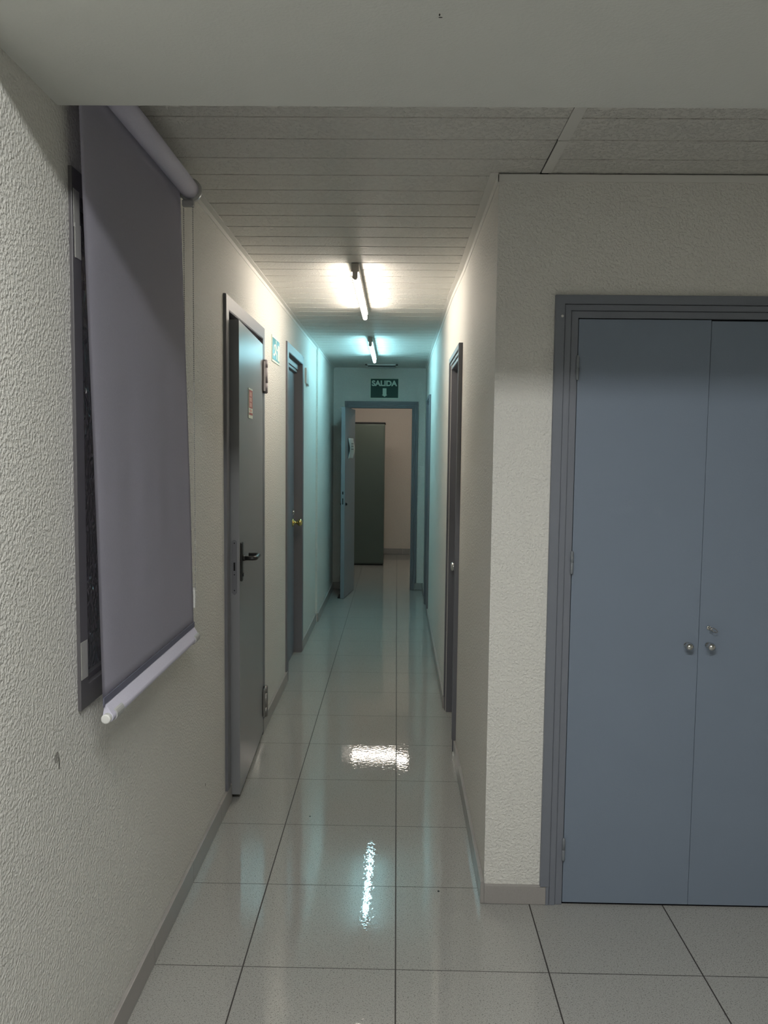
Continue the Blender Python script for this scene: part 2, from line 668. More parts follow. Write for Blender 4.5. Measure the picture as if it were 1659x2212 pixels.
# slatted ceiling: boards 15.3 cm wide laid across the corridor
b = BM()
PITCHB = 0.1529
y = 2.234 - 4 * PITCHB
k = 0
while y < YF:
    a, c = max(y, BY1), min(y + PITCHB, YF)
    if c > a:
        right = XN if a < YC - 0.01 else XR
        if a < YC < c:
            right = XN
        g = (0.0006 if k % 2 else 0.0010) if a < 2.9 else (0.0032 if k % 2 else 0.0022)
        x0 = XL
        if a < YC:
            # the two panel fields either side of the joint strip
            for (p, q) in ((XL, 0.4486), (0.481, XN)):
                prism(b, [(p, a + g, CEIL), (p, a + g - 0.0, CEIL + 0.012), (p, c - g, CEIL + 0.012), (p, c - g, CEIL)], (q - p, 0, 0))
        else:
            prism(b, [(x0, a + g, CEIL), (x0, a + g, CEIL + 0.012), (x0, c - g, CEIL + 0.012), (x0, c - g, CEIL)], (right - x0, 0, 0))
    y += PITCHB
    k += 1
bmesh.ops.bevel(b, geom=[e for e in b.edges if abs(e.verts[0].co.z - CEIL) < 1e-5 and abs(e.verts[1].co.z - CEIL) < 1e-5
                         and abs(e.verts[0].co.y - e.verts[1].co.y) < 1e-5], offset=0.0030, segments=2, affect='EDGES')
struct('ceiling', b, 'slat', 'white stippled ceiling of narrow boards laid across the corridor', 'ceiling')
b = BM()
box(b, XL, XN, BY1, YC + 0.1, CEIL + 0.012, CEIL + 0.05)
box(b, XL, XR + 0.1, YC + 0.1, YF, CEIL + 0.012, CEIL + 0.05)
struct('ceiling_backing', b, 'gap', 'dark cavity showing in the joints between the ceiling boards', 'ceiling')
b = BM()
box(b, -2.0, 1.4, YF + 0.1, YB, CEIL, CEIL + 0.05)
struct('ceiling_back', b, 'smooth', 'plain ceiling of the room beyond the open door', 'ceiling')

# joint strip of the near ceiling: two lengths meeting at a board joint
b = BM()
box(b, 0.450, 0.484, BY1, 2.383, CEIL - 0.002, CEIL + 0.003, 0.0006)
box(b, 0.452, 0.483, 2.389, YC - 0.004, CEIL - 0.0025, CEIL + 0.003, 0.0006)
struct('trim_2', b, 'trim', 'flat white joint strip on the slatted ceiling near the cupboard', 'ceiling strip')


def angle_y(name, x, s, y0, y1, label, w_=0.024, h=0.022):
    """L-shaped ceiling edge strip on a wall at x; s = +1 when the room lies towards +x"""
    b_ = BM()
    box(b_, x, x + s * 0.003, y0, y1, CEIL - h, CEIL - 0.0005)
    box(b_, x, x + s * w_, y0, y1, CEIL - 0.003, CEIL - 0.0002)
    return struct(name, b_, 'trim', label, 'ceiling edge strip')


angle_y('trim_3', XL, 1, 1.74, 7.113, 'white angle strip where left wall meets slatted ceiling')
angle_y('trim_3', XL + 0.018, 1, 7.114, YF, 'short white angle strip above the shallow left wall step', 0.02)
angle_y('trim_4', XR, -1, YC - 0.003, 4.045, 'white angle strip above right wall corner near the cupboard', 0.028, 0.03)
b = BM()
prism(b, [(XR, 4.045, CEIL - 0.0005), (XR - 0.027, 4.045, CEIL - 0.0005), (XR2 - 0.023, 4.685, CEIL - 0.0005), (XR2, 4.685, CEIL - 0.0005)], (0, 0, -0.003))
prism(b, [(XR, 4.045, CEIL - 0.0005), (XR - 0.003, 4.045, CEIL - 0.0005), (XR2 - 0.003, 4.685, CEIL - 0.0005), (XR2, 4.685, CEIL - 0.0005)], (0, 0, -0.028))
struct('trim_4', b, 'trim', 'short white angle strip above the chrome knob door', 'ceiling edge strip')
angle_y('trim_4', XR2, -1, 4.685, YF, 'white angle strip along top of right wall toward the exit', 0.022, 0.03)
b = BM()
box(b, XR - 0.003, XN, YC - 0.003, YC, CEIL - 0.028, CEIL - 0.006)
struct('trim_5', b, 'trim', 'white edge strip along top of wall over the cupboard', 'ceiling edge strip')
b = BM()
box(b, XL, XR, YF - 0.003, YF, CEIL - 0.018, CEIL)
struct('trim_6', b, 'trim', 'thin edge strip over the green exit sign on end wall', 'ceiling edge strip')


# skirting tiles, 8 cm high, in lengths that stop at each door
def skirt_y(name, x, s, y0, y1, label, t=0.012):
    b_ = BM()
    n = max(1, round((y1 - y0) / TILE))
    edges = [y0]
    q = TY + math.ceil((y0 - TY) / TILE) * TILE
    while q < y1 - 0.02:
        if q > y0 + 0.02:
            edges.append(q)
        q += TILE
    edges.append(y1)
    for a_, c_ in zip(edges, edges[1:]):
        box(b_, x, x + s * t, a_ + 0.0006, c_ - 0.0006, 0.0012, 0.078, 0.0016)
    return struct(name, b_, 'baseb', label, 'skirting')


skirt_y('baseboard_left', XL, 1, YN, 3.42, 'speckled skirting tiles under the blind up to the ajar door')
skirt_y('baseboard_left', XL, 1, 4.27, 5.225, 'skirting tiles between the two left doors')
skirt_y('baseboard_left', XL, 1, 6.075, 7.113, 'skirting tiles past the brass knob door')
skirt_y('baseboard_left', XL + 0.018, 1, 7.114, YF, 'skirting tiles on the stepped left wall near the exit')
skirt_y('baseboard_right', XR, -1, YC - 0.012, 3.99, 'skirting tiles from cupboard corner to first right door', 0.013)
skirt_y('baseboard_right', XR2, -1, 4.74, 7.40, 'skirting tiles between the two right doors', 0.014)
skirt_y('baseboard_right', XR2, -1, 8.05, YF, 'last short skirting tile beside the exit doorway', 0.014)
b = BM()
box(b, XR + 0.0, 0.527, YC - 0.013, YC, 0.0012, 0.066, 0.0015)
struct('baseboard_front', b, 'baseb', 'single skirting tile between corridor corner and cupboard frame', 'skirting')
b = BM()
box(b, 0.215, XR2 - 0.014, YF - 0.013, YF, 0.0012, 0.078, 0.0015)
struct('baseboard_end', b, 'baseb', 'small skirting tile right of the open doorway', 'skirting')
b = BM()
box(b, XL + 0.03, -0.56, YF - 0.013, YF, 0.0012, 0.078, 0.0015)
struct('baseboard_end', b, 'baseb', 'small skirting tile behind the open door leaf', 'skirting')
b = BM()
for i in range(8):
    box(b, -1.9 + i * 0.4, -1.5 + i * 0.4 - 0.002, YB - 0.013, YB, 0.0012, 0.085, 0.0015)
struct('baseboard_back', b, 'baseb', 'skirting tiles of the back wall beyond the open door', 'skirting')


# ------------------------------------------------------------ doors
def door_root(name, loc, label):
    return empty(name, loc, label, 'door', kind='structure')


# --- door 1: steel door, ajar, left wall
d1 = door_root('door_1', (XL, 3.81, 0), 'grey steel door standing ajar with black lever handle')
fb = BM()
FX = XL + 0.013


def frame_left(fb, face, yo0, yo1, ztop, ws, wt, back):
    """architrave + reveal of an opening in the left wall"""
    mp = lambda u, v, w_: (XL + w_, u, v)
    pr = face - XL
    uframe(fb, mp, yo0, yo1, ztop, [(0, ws * 0.96, pr, -0.002, 0.079), (0.036, ws, pr - 0.0012, back - XL, 0.0)], wt / ws, 0.002)


frame_left(fb, FX, 3.333, 4.292, 2.184, 0.056, 0.062, XL - 0.12)
sub('door_frame', fb, 'frame', d1)
sb_ = BM()     # rebate behind the leaf
box(sb_, XL - 0.11, XL - 0.056, 3.39, 3.405, 0, 2.10)
box(sb_, XL - 0.11, XL - 0.056, 4.215, 4.235, 0, 2.10)
box(sb_, XL - 0.11, XL - 0.056, 3.39, 4.235, 2.085, 2.115)
sub('door_stop', sb_, 'frame', d1)

# leaf: hinge corner (x, y), opened a little into the corridor
HX, HY, LW, LT = -0.7065, 4.222, 0.795, 0.050
ANG = math.atan2(0.0315, LW)
LM = Matrix.Translation((HX, HY, 0)) @ Matrix.Rotation(ANG, 4, 'Z')


def leafbm(fn, T):
    b_ = BM()
    fn(b_)
    bmesh.ops.transform(b_, matrix=T, verts=b_.verts)
    return b_


# leaf coordinates: +x out into the corridor, y from -LW (lock) to 0 (hinge); rotation brings lock side out
LM = Matrix.Translation((HX, HY, 0)) @ Matrix.Rotation(ANG, 4, 'Z')
lf = sub('door_leaf', leafbm(lambda q: box(q, -LT, 0, -LW, 0, 0.024, 2.092, 0.0012), LM), 'door_steel', d1)


def lockplate(q):
    n = 8
    pts = []
    for i in range(n + 1):
        t = PI * i / n
        pts.append((-0.022 + 0.0115 * math.cos(t), -LW - 0.0004, 1.145 + 0.0115 * math.sin(t)))
    pts += [(-0.0335, -LW - 0.0004, 0.925), (-0.022, -LW - 0.0004, 0.915), (-0.0105, -LW - 0.0004, 0.925)]
    prism(q, pts, (0, -0.0016, 0))


lp = sub('lock_plate', leafbm(lockplate, LM), 'frame', lf, 'long grey lock plate on door edge')
sub('latch_hole', leafbm(lambda q: box(q, -0.026, -0.018, -LW - 0.0028, -LW - 0.0019, 1.022, 1.058), LM), 'slot', lf, 'black latch hole')
for zz in (1.142, 1.005, 0.936):
    sub('screw', leafbm(lambda q, zz=zz: cyl(q, (-0.022, -LW - 0.0018, zz), (-0.022, -LW - 0.003, zz), 0.0026, n=12), LM), 'slot', lf)


def handle(q):
    box(q, 0, 0.009, -LW + 0.018, -LW + 0.052, 0.972, 1.142, 0.004)
    cyl(q, (0.008, -LW + 0.035, 1.072), (0.02, -LW + 0.035, 1.072), 0.0125, 0.011)
    pts = []
    for i in range(9):
        t = i / 8 * PI / 2
        pts.append((0.048 + 0.016 * math.sin(t), -LW + 0.035 + 0.016 * (1 - math.cos(t)), 1.072))
    for i in range(9):
        t = i / 8 * PI / 2
        pts.append((0.064 - 0.018 + 0.018 * math.cos(t), -LW + 0.035 + 0.10 + 0.018 * math.sin(t), 1.072))
    tube(q, [(0.018, -LW + 0.035, 1.072)] + pts + [(0.018, -LW + 0.153, 1.072)], 0.0098, 14)
    cyl(q, (0.009, -LW + 0.035, 1.0), (0.013, -LW + 0.035, 1.0), 0.008, 0.008)


sub('door_handle', leafbm(handle, LM), 'black', lf, 'black lever handle on long backplate')


def hinge_barrel(x, y, z0, z1, r):
    q = BM()
    h = (z1 - z0)
    for a_, c_ in ((0, 0.30), (0.31, 0.77), (0.78, 1.0)):
        cyl(q, (x, y, z0 + a_ * h), (x, y, z0 + c_ * h), r, n=20)
    cyl(q, (x, y, z0 - 0.003), (x, y, z1 + 0.003), r * 0.72, n=16)
    box(q, x - 0.006, x + 0.002, y - 0.045, y, z0 + 0.05 * h, z1 - 0.05 * h)
    return q


for z0, z1 in ((1.842, 2.012), (0.105, 0.270)):
    sub('hinge', hinge_barrel(-0.6965, 4.243, z0, z1, 0.0125), 'satin' if z0 < 1 else 'hingegrey', lf)

# --- door 2: recessed wooden door with brass knob, left wall
d2 = door_root('door_2', (XL, 5.64, 0), 'closed grey door with brass knob in the left wall')
fb = BM()
frame_left(fb, XL + 0.011, 5.19, 6.10, 2.240, 0.078, 0.062, XL - 0.10)
sub('door_frame', fb, 'frame', d2)
fb = BM()
box(fb, XL - 0.10, XL - 0.022, 5.272, 5.286, 0, 2.178)
box(fb, XL - 0.10, XL - 0.022, 5.27, 6.014, 2.135, 2.178)
box(fb, XL - 0.10, XL - 0.03, 5.27, 6.014, 2.115, 2.135)
sub('door_stop', fb, 'frame', d2)
lf2 = sub('door_leaf', box(BM(), XL - 0.085, XL - 0.050, 5.288, 6.008, 0.008, 2.112, 0.001), 'door', d2)
q = BM()
lathe(q, (XL - 0.050, 5.925, 1.005), (1, 0, 0), [(0, 0), (0, 0.031), (0.004, 0.031), (0.009, 0.024), (0.014, 0.013), (0.026, 0.010), (0.034, 0.012),
                                             (0.042, 0.022), (0.052, 0.0265), (0.062, 0.0255), (0.070, 0.019), (0.0735, 0.010), (0.074, 0)])
sub('door_knob', q, 'brass', lf2, 'polished brass door knob')
q = BM()
box(q, XL - 0.050, XL - 0.045, 5.905, 5.935, 1.062, 1.108, 0.002)
lathe(q, (XL - 0.045, 5.92, 1.085), (1, 0, 0), [(0, 0.011), (0.008, 0.011), (0.010, 0.008), (0.010, 0)], 16)
sub('lock_cylinder', q, 'steel', lf2, 'bright steel lock above the knob')


# --- doors 3 and 4: right wall
def frame_right(fb, face, wallx, yo0, yo1, ztop, ws):
    """three-step moulding and reveal of an opening in the right wall"""
    mp = lambda u, v, w_: (wallx - w_, u, v)
    pr = wallx - face
    uframe(fb, mp, yo0, yo1, ztop, [(0, ws * 0.42, pr, -0.002, 0.079), (0.015, ws * 0.42, pr - 0.004, -0.002, 0.0),
                                    (ws * 0.44, ws * 0.70, pr - 0.006, -0.002, 0.0),
                                    (ws * 0.72, ws, pr - 0.012, -0.105, 0.0)])
    r = wallx + 0.105
    box(fb, wallx + 0.03, r, yo1 - ws - 0.014, yo1 - ws + 0.001, 0, ztop - ws)
    box(fb, wallx + 0.03, r, yo0 + ws, yo1 - ws, ztop - ws - 0.02, ztop - ws + 0.001)


d3 = door_root('door_3', (XR2, 4.37, 0), 'closed grey door with chrome knob in the right wall')
fb = BM()
frame_right(fb, 0.2965, XR + 0.001, 3.995, 4.735, 2.080, 0.066)
sub('door_frame', fb, 'frame', d3)
lf3 = sub('door_leaf', box(BM(), XR + 0.060, XR + 0.095, 4.062, 4.654, 0.008, 1.994, 0.001), 'door', d3)
q = BM()
lathe(q, (XR + 0.060, 4.585, 0.885), (-1, 0, 0), [(0, 0), (0, 0.028), (0.004, 0.028), (0.008, 0.020), (0.014, 0.011), (0.026, 0.010), (0.032, 0.018),
                                              (0.040, 0.026), (0.050, 0.027), (0.058, 0.021), (0.061, 0.012), (0.0605, 0)])
sub('door_knob', q, 'steel', lf3, 'round chrome door knob')

d4 = door_root('door_4', (XR2, 7.72, 0), 'narrow grey door frame beside the end wall on the right')
fb = BM()
frame_right(fb, 0.286, XR2 + 0.001, 7.40, 8.05, 2.062, 0.062)
sub('door_frame', fb, 'frame', d4)
sub('door_leaf', box(BM(), XR2 + 0.060, XR2 + 0.095, 7.464, 7.974, 0.008, 1.980, 0.001), 'door', d4)

# --- door 5: end doorway, leaf swung open towards the camera
d5 = door_root('door_5', (-0.18, YF, 0), 'open grey door at the corridor end with paper notice')
fb = BM()
fy = YF - 0.016
ox0, ox1, oz = -0.579, 0.227, 2.080
ix0, ix1, iz = -0.512, 0.142, 2.007


def yframe(fb, ox0, ox1, oz, ix0, ix1, iz, yf, proud, depth, bottom=0.0, skirtcut=0.078):
    ws_ = ix0 - ox0
    mp = lambda u, v, w_: (u, yf - w_, v)
    uframe(fb, mp, ox0, ox1, oz, [(0, ws_ * 0.40, proud, -0.002, skirtcut), (0.02, ws_ * 0.40, proud - 0.003, -0.002, 0.0),
                                  (ws_ * 0.42, ws_ * 0.68, proud - 0.004, -0.002, bottom),
                                  (ws_ * 0.70, ws_, proud - 0.009, -depth, bottom)], (oz - iz) / ws_)


yframe(fb, ox0, ox1, oz, ix0, ix1, iz, YF, 0.016, 0.10)
sub('door_frame', fb, 'frame', d5)
# leaf in its own coordinates: hinge edge at origin, extends along -y, thickness towards -x
ang5 = math.atan2(-0.534 + 0.462, 8.235 - 8.815)      # direction of the right face from hinge to free edge
dirx, diry = (-0.534 + 0.462), (8.235 - 8.815)
L5 = math.hypot(dirx, diry)
rot5 = math.atan2(-dirx, -diry) * -1
LM5 = Matrix.Translation((-0.462, 8.815, 0)) @ Matrix.Rotation(-math.atan2(-dirx, -diry), 4, 'Z')
lf5 = sub('door_leaf', leafbm(lambda q: box(q, -0.040, 0, -L5, 0, 0.006, 1.985, 0.001), LM5), 'leaf5', d5)
sub('latch_hole', leafbm(lambda q: box(q, -0.026, -0.014, -L5 - 0.001, -L5 + 0.004, 1.088, 1.118), LM5), 'slot', lf5, 'upper black slot in door edge')
sub('latch_hole', leafbm(lambda q: box(q, -0.025, -0.015, -L5 - 0.001, -L5 + 0.004, 0.985, 1.048), LM5), 'slot', lf5, 'long black slot in door edge')
for s in (0, -1):
    x0 = 0 if s == 0 else -0.04
    sx = 1 if s == 0 else -1
    sub('spindle_rose', leafbm(lambda q: lathe(q, (x0, -L5 + 0.06, 0.985), (sx, 0, 0), [(0, 0), (0, 0.017), (0.006, 0.017), (0.010, 0.011), (0.016, 0.010), (0.017, 0)], 16), LM5), 'black', lf5)
sub('door_wedge', leafbm(lambda q: prism(q, [(-0.075, -L5 + 0.03, 0.0), (-0.075, -L5 + 0.11, 0.0), (-0.075, -L5 + 0.11, 0.028), (-0.075, -L5 + 0.03, 0.008)], (0.030, 0, 0)), LM5), 'black', lf5)

# --- paper notice on that leaf, curling
pn = empty('paper_notice', (-0.49, 8.45, 1.46), 'curled white paper notice taped to the open end door', 'notice')


def LP5(x, yy, z):
    return LM5 @ Vector((x, yy, z))


q = BM()
NZ, NY = 14, 5
y0p, y1p = -L5 + 0.165, -L5 + 0.455
grid = []
for i in range(NZ + 1):
    row = []
    for j in range(NY + 1):
        v = i / NZ
        u = j / NY
        wob = 0.004 + 0.016 * math.sin(v * PI) ** 1.5 * (0.4 + 0.6 * abs(u - 0.5) * 2)
        sh = 0.006 * math.sin(v * 2 * PI)
        row.append(q.verts.new(LP5(wob, y0p + (y1p - y0p) * u + sh, 1.455 + 0.215 * v)))
    grid.append(row)
for i in range(NZ):
    for j in range(NY):
        fc = q.faces.new((grid[i][j], grid[i][j + 1], grid[i + 1][j + 1], grid[i + 1][j]))
        fc.smooth = True
bmesh.ops.recalc_face_normals(q, faces=q.faces)
ge = bmesh.ops.solidify(q, geom=q.faces[:], thickness=0.0006)
sub('sheet', q, 'paper', pn)
q = BM()
for k_, zz in enumerate((1.607, 1.578, 1.548)):
    for (a_, c_) in ((0.085, 0.150), (0.160, 0.205)):
        pts = [LP5(0.0215, y0p + a_, zz), LP5(0.0215, y0p + c_, zz), LP5(0.0215, y0p + c_, zz + 0.012), LP5(0.0215, y0p + a_, zz + 0.012)]
        prism(q, pts, (0.0006, 0, 0))
sub('text_lines', q, 'greyink', pn)
q = BM()
box(q, 0.012, 0.015, -L5 + 0.425, -L5 + 0.462, 1.505, 1.53, 0.001)
bmesh.ops.transform(q, matrix=LM5, verts=q.verts)
sub('tape_tab', q, 'whitepl', pn)

# ------------------------------------------------------------ window 1
w1 = empty('window_1', (XL, 2.17, 0.95), 'grey framed hammered glass window half hidden behind the blind', 'window', kind='structure')
fb = BM()
wy0, wy1, wz0, wz1 = WIN
fx = XL + 0.008
box(fb, XL - 0.06, fx, wy0 - 0.012, wy0 + 0.034, wz0 - 0.008, wz1 + 0.008, 0.002)
box(fb, XL - 0.06, fx, wy1 - 0.034, wy1 + 0.012, wz0 - 0.008, wz1 + 0.008, 0.002)
box(fb, XL - 0.06, fx, wy0 + 0.03, wy1 - 0.03, wz0 - 0.008, wz0 + 0.045, 0.002)
box(fb, XL - 0.06, fx, wy0 + 0.03, wy1 - 0.03, wz1 - 0.045, wz1 + 0.008, 0.002)
sub('window_frame', fb, 'winframe', w1)
fb = BM()
for (a_, c_, z0, z1) in ((wy0 + 0.034, wy0 + 0.048, wz0 + 0.045, wz1 - 0.045), (wy1 - 0.048, wy1 - 0.034, wz0 + 0.045, wz1 - 0.045),
                         (wy0 + 0.034, wy1 - 0.034, wz0 + 0.045, wz0 + 0.060), (wy0 + 0.034, wy1 - 0.034, wz1 - 0.060, wz1 - 0.045)):
    box(fb, XL - 0.045, XL - 0.004, a_, c_, z0, z1, 0.002)
sub('glazing_bead', fb, 'winframe', w1)
sub('pane', box(BM(), XL - 0.022, XL - 0.016, wy0 + 0.036, wy1 - 0.036, wz0 + 0.046, wz1 - 0.046), 'glass', w1)

q = BM()
box(q, fx, fx + 0.001, wy0 - 0.006, wy0 + 0.026, 2.030, 2.112, 0.0003)
box(q, fx, fx + 0.0016, wy0 - 0.002, wy0 + 0.030, 1.965, 2.040, 0.0003)
tag(obj('adhesive_tape', q, 'tape'), 'strip of cloudy tape near the top of the window frame', 'tape', 'tape on the window frame')
q = BM()
box(q, fx, fx + 0.001, wy0 - 0.010, wy0 + 0.028, 1.018, 1.105, 0.0003)
tag(obj('adhesive_tape', q, 'tape'), 'strip of cloudy tape near the bottom of the window frame', 'tape', 'tape on the window frame')

# ------------------------------------------------------------ roller blind
rb = empty('roller_blind', (-0.665, 2.17, 0.93), 'lilac grey roller blind pulled down over the left window', 'blind')
RX, RZ, RR = -0.664, 2.362, 0.0285
BY_0, BY_1 = 1.768, 2.582
q = BM()
cyl(q, (RX, BY_0 - 0.005, RZ), (RX, BY_1 + 0.004, RZ), RR, n=48)
sub('roller', q, 'fabric', rb)
q = BM()
NY, NZ = 40, 30
xt, xb_ = RX - RR, -0.660
zt, zb = RZ, 0.958
grid = []
for j in range(NZ + 1):
    v = j / NZ
    row = []
    for i in range(NY + 1):
        u = i / NY
        wave = math.sin(v * PI) * 0.0030 * math.sin(u * 2 * PI * 2.2 + 0.6) * math.sin(min(1, v * 1.3) * PI * 0.5) + math.sin(v * PI) * 0.0012 * math.sin(u * 2 * PI * 5 + v * 2)
        row.append(q.verts.new((xt + (xb_ - xt) * v + wave * v, BY_0 + (BY_1 - BY_0) * u, zt + (zb - zt) * v)))
    grid.append(row)
for j in range(NZ):
    for i in range(NY):
        fc = q.faces.new((grid[j][i], grid[j][i + 1], grid[j + 1][i + 1], grid[j + 1][i]))
        fc.smooth = True
bmesh.ops.solidify(q, geom=q.faces[:], thickness=0.0008)
sub('cloth', q, 'fabric', rb)
q = BM()
box(q, xb_ + 0.0005, xb_ + 0.0032, BY_0, BY_1, 0.966, 0.982)
sub('hem_band', q, 'fabricband', rb, 'darker welded band above the hem')
# hem pocket around the bottom bar (teardrop)
bx, bz, br = -0.6535, 0.934, 0.0115
prof = [(xb_, 0.968)]
for i in range(17):
    t = math.radians(155 - i * (310 / 16) * 1.0)
    t = math.radians(25) - math.radians(230) * i / 16
    prof.append((bx + (br + 0.001) * math.cos(t), bz + (br + 0.001) * math.sin(t)))
q = BM()
prism(q, [(x, BY_0 + 0.012, z) for (x, z) in prof], (0, BY_1 - BY_0 - 0.014, 0))
sub('hem_pocket', q, 'fabric', rb)
q = BM()
cyl(q, (bx, BY_0 + 0.002, bz), (bx, BY_1 + 0.002, bz), br - 0.001, n=24)
bar = sub('bottom_bar', q, 'greypl', rb)
for yy, s in ((BY_0 + 0.002, -1), (BY_1 + 0.002, 1)):
    q = BM()
    lathe(q, (bx, yy, bz), (0, s, 0), [(0, 0.0105), (0.003, 0.0110), (0.005, 0.0105), (0.0055, 0.008), (0.0055, 0)], 24)
    sub('end_cap', q, 'whitepl', bar)
for yy in (BY_0 + 0.055, BY_1 - 0.03):
    q = BM()
    pts = []
    for i in range(13):
        t = math.radians(60 - i * 200 / 12)
        pts.append((bx + (br + 0.0045) * math.cos(t), bz + (br + 0.0045) * math.sin(t)))
    for i in range(13):
        t = math.radians(-140 + i * 200 / 12)
        pts.append((bx + (br + 0.0015) * math.cos(t), bz + (br + 0.0015) * math.sin(t)))
    prism(q, [(x, yy - 0.024, z) for (x, z) in pts], (0, 0.048, 0))
    sub('clip', q, 'greypl', rb)
# chain housing at the far end, bracket at the near end
q = BM()
lathe(q, (RX, BY_1 + 0.004, RZ), (0, 1, 0), [(0, 0.0), (0, 0.0335), (0.003, 0.036), (0.017, 0.036), (0.020, 0.033), (0.020, 0)], 36)
hs = sub('chain_housing', q, 'greypl', rb)
q = BM()
box(q, RX - 0.024, RX + 0.013, BY_1 + 0.0, BY_1 + 0.020, RZ - 0.052, RZ - 0.032, 0.004)
sub('chain_guide', q, 'greypl', hs)
q = BM()
box(q, XL, RX + 0.01, BY_1 + 0.024, BY_1 + 0.027, RZ - 0.02, RZ + 0.02, 0.001)
box(q, XL, XL + 0.003, BY_1 + 0.018, BY_1 + 0.04, RZ - 0.02, RZ + 0.02, 0.001)
sub('bracket', q, 'whitepl', rb)
q = BM()
lathe(q, (RX, BY_0 - 0.005, RZ), (0, -1, 0), [(0, 0.0), (0, 0.030), (0.006, 0.030), (0.008, 0.026), (0.008, 0)], 36)
box(q, XL, RX, BY_0 - 0.017, BY_0 - 0.013, RZ - 0.028, RZ + 0.028, 0.001)
sub('bracket', q, 'whitepl', rb)
# bead chain: two strands and the loop through the tensioner
q = BM()
cyc = BY_1 + 0.012
ZB = 1.045
path = []
z = RZ - 0.045
while z > ZB:
    path.append((RX - 0.021, cyc, z)); path.append((RX + 0.0075, cyc + 0.002, z - 0.002))
    z -= 0.0065
for p in path:
    bmesh.ops.create_icosphere(q, subdivisions=1, radius=0.0022, matrix=Matrix.Translation(p))
tube(q, [(RX - 0.021, cyc, RZ - 0.04), (RX - 0.021, cyc, ZB)], 0.0006, 6)
tube(q, [(RX + 0.0075, cyc + 0.002, RZ - 0.04), (RX + 0.0075, cyc + 0.002, ZB + 0.03)], 0.0006, 6)
sub('bead_chain', q, 'greypl', rb)
q = BM()
tx = RX - 0.0045
box(q, tx - 0.0105, tx + 0.0115, cyc - 0.004, cyc + 0.008, 1.025, 1.086, 0.0035)
box(q, tx + 0.002, tx + 0.009, cyc, cyc + 0.006, 1.084, 1.092, 0.001)
box(q, XL, tx, cyc + 0.006, cyc + 0.009, 1.04, 1.07, 0.001)
tn = sub('chain_tensioner', q, 'whitepl', rb, 'white plastic chain tensioner')
q = text_mesh('Flexolux', 0.0115, 0.0004, 0.0002)
bmesh.ops.transform(q, matrix=Matrix.Translation((tx + 0.002, cyc - 0.0042, 1.050)) @ Matrix.Rotation(PI / 2, 4, 'X') @ Matrix.Rotation(PI / 2, 4, 'Z'), verts=q.verts)
sub('lettering', q, 'ink', tn)

# ------------------------------------------------------------ built-in cupboard
cb = empty('built_in_cupboard', (1.015, YC, 0), 'grey double door cupboard built into the wall on the right', 'cupboard')
fb = BM()
CZ, CI0, CI1, CIZ = 2.056, 0.583, 1.447, 1.984
yframe(fb, CX0, CX1, CZ, CI0, CI1, CIZ, YC, 0.018, 0.06, 0.0, 0.066)
box(fb, CI0 - 0.012, CI0, YC + 0.02, YC + 0.55, 0, CIZ + 0.01)
box(fb, CI1, CI1 + 0.012, YC + 0.02, YC + 0.55, 0, CIZ + 0.01)
box(fb, CI0, CI1, YC + 0.02, YC + 0.55, CIZ, CIZ + 0.012)
box(fb, CI0, CI1, YC + 0.53, YC + 0.55, 0, CIZ)
sub('door_frame', fb, 'cupframe', cb)
leafL = sub('cupboard_door', box(BM(), CI0 + 0.0025, 1.0135, YC - 0.006, YC + 0.019, 0.008, CIZ - 0.003, 0.0012), 'cup', cb)
leafR = sub('cupboard_door', box(BM(), 1.0155, CI1 - 0.0025, YC - 0.003, YC + 0.019, 0.006, CIZ - 0.006, 0.0012), 'cup', cb)
for z0, z1 in ((1.783, 1.864), (1.144, 1.225), (0.157, 0.240)):
    for x_, lf_ in ((CI0 + 0.0005, leafL), (CI1 - 0.0005, leafR)):
        q = BM()
        lathe(q, (x_, YC - 0.013, z0), (0, 0, 1), [(0, 0), (0.002, 0.004), (0.006, 0.0055), (0.040, 0.0055), (0.0405, 0.0048), (0.041, 0.0055),
                                                  (z1 - z0 - 0.006, 0.0055), (z1 - z0 - 0.002, 0.004), (z1 - z0, 0)], 16)
        box(q, x_ - 0.004, x_ + 0.004, YC - 0.012, YC, z0 + 0.004, z1 - 0.004)
        sub('hinge', q, 'hingepaint', lf_)
for x_, lf_ in ((0.975, leafL), (1.047, leafR)):
    q = BM()
    lathe(q, (x_, YC - 0.004, 0.912), (0, -1, 0), [(0, 0), (0, 0.0105), (0.003, 0.0105), (0.005, 0.0065), (0.014, 0.0055), (0.018, 0.0075), (0.022, 0.0115),
                                              (0.028, 0.0138), (0.034, 0.0128), (0.039, 0.0085), (0.0415, 0.0035), (0.042, 0)], 28)
    sub('knob', q, 'steel', lf_, 'small round chrome knob')
q = BM()
lathe(q, (1.047, YC - 0.003, 0.970), (0, -1, 0), [(0, 0), (0, 0.0075), (0.003, 0.0075), (0.004, 0.006), (0.004, 0)], 20)
sub('lock', q, 'steel', leafR)
ck = empty('cupboard_key', (1.047, YC - 0.01, 0.968), 'small dark key left in the lock of the cupboard door', 'key')
q = BM()
K0 = Vector((1.047, YC - 0.008, 0.970))
tube(q, [K0, K0 + Vector((0.001, -0.016, 0))], 0.0016, 8)
for i in range(20):
    pass
ringp = []
for i in range(21):
    t = 2 * PI * i / 20
    ringp.append(K0 + Vector((0.010 + 0.0095 * math.cos(t), -0.020, -0.003 + 0.0055 * math.sin(t) - 0.0045 * math.cos(t))))
tube(q, ringp, 0.0014, 8)
cyl(q, K0 + Vector((0, -0.014, 0.004)), K0 + Vector((0, -0.018, -0.004)), 0.0035, n=12)
sub('key_bow', q, 'satin', ck)

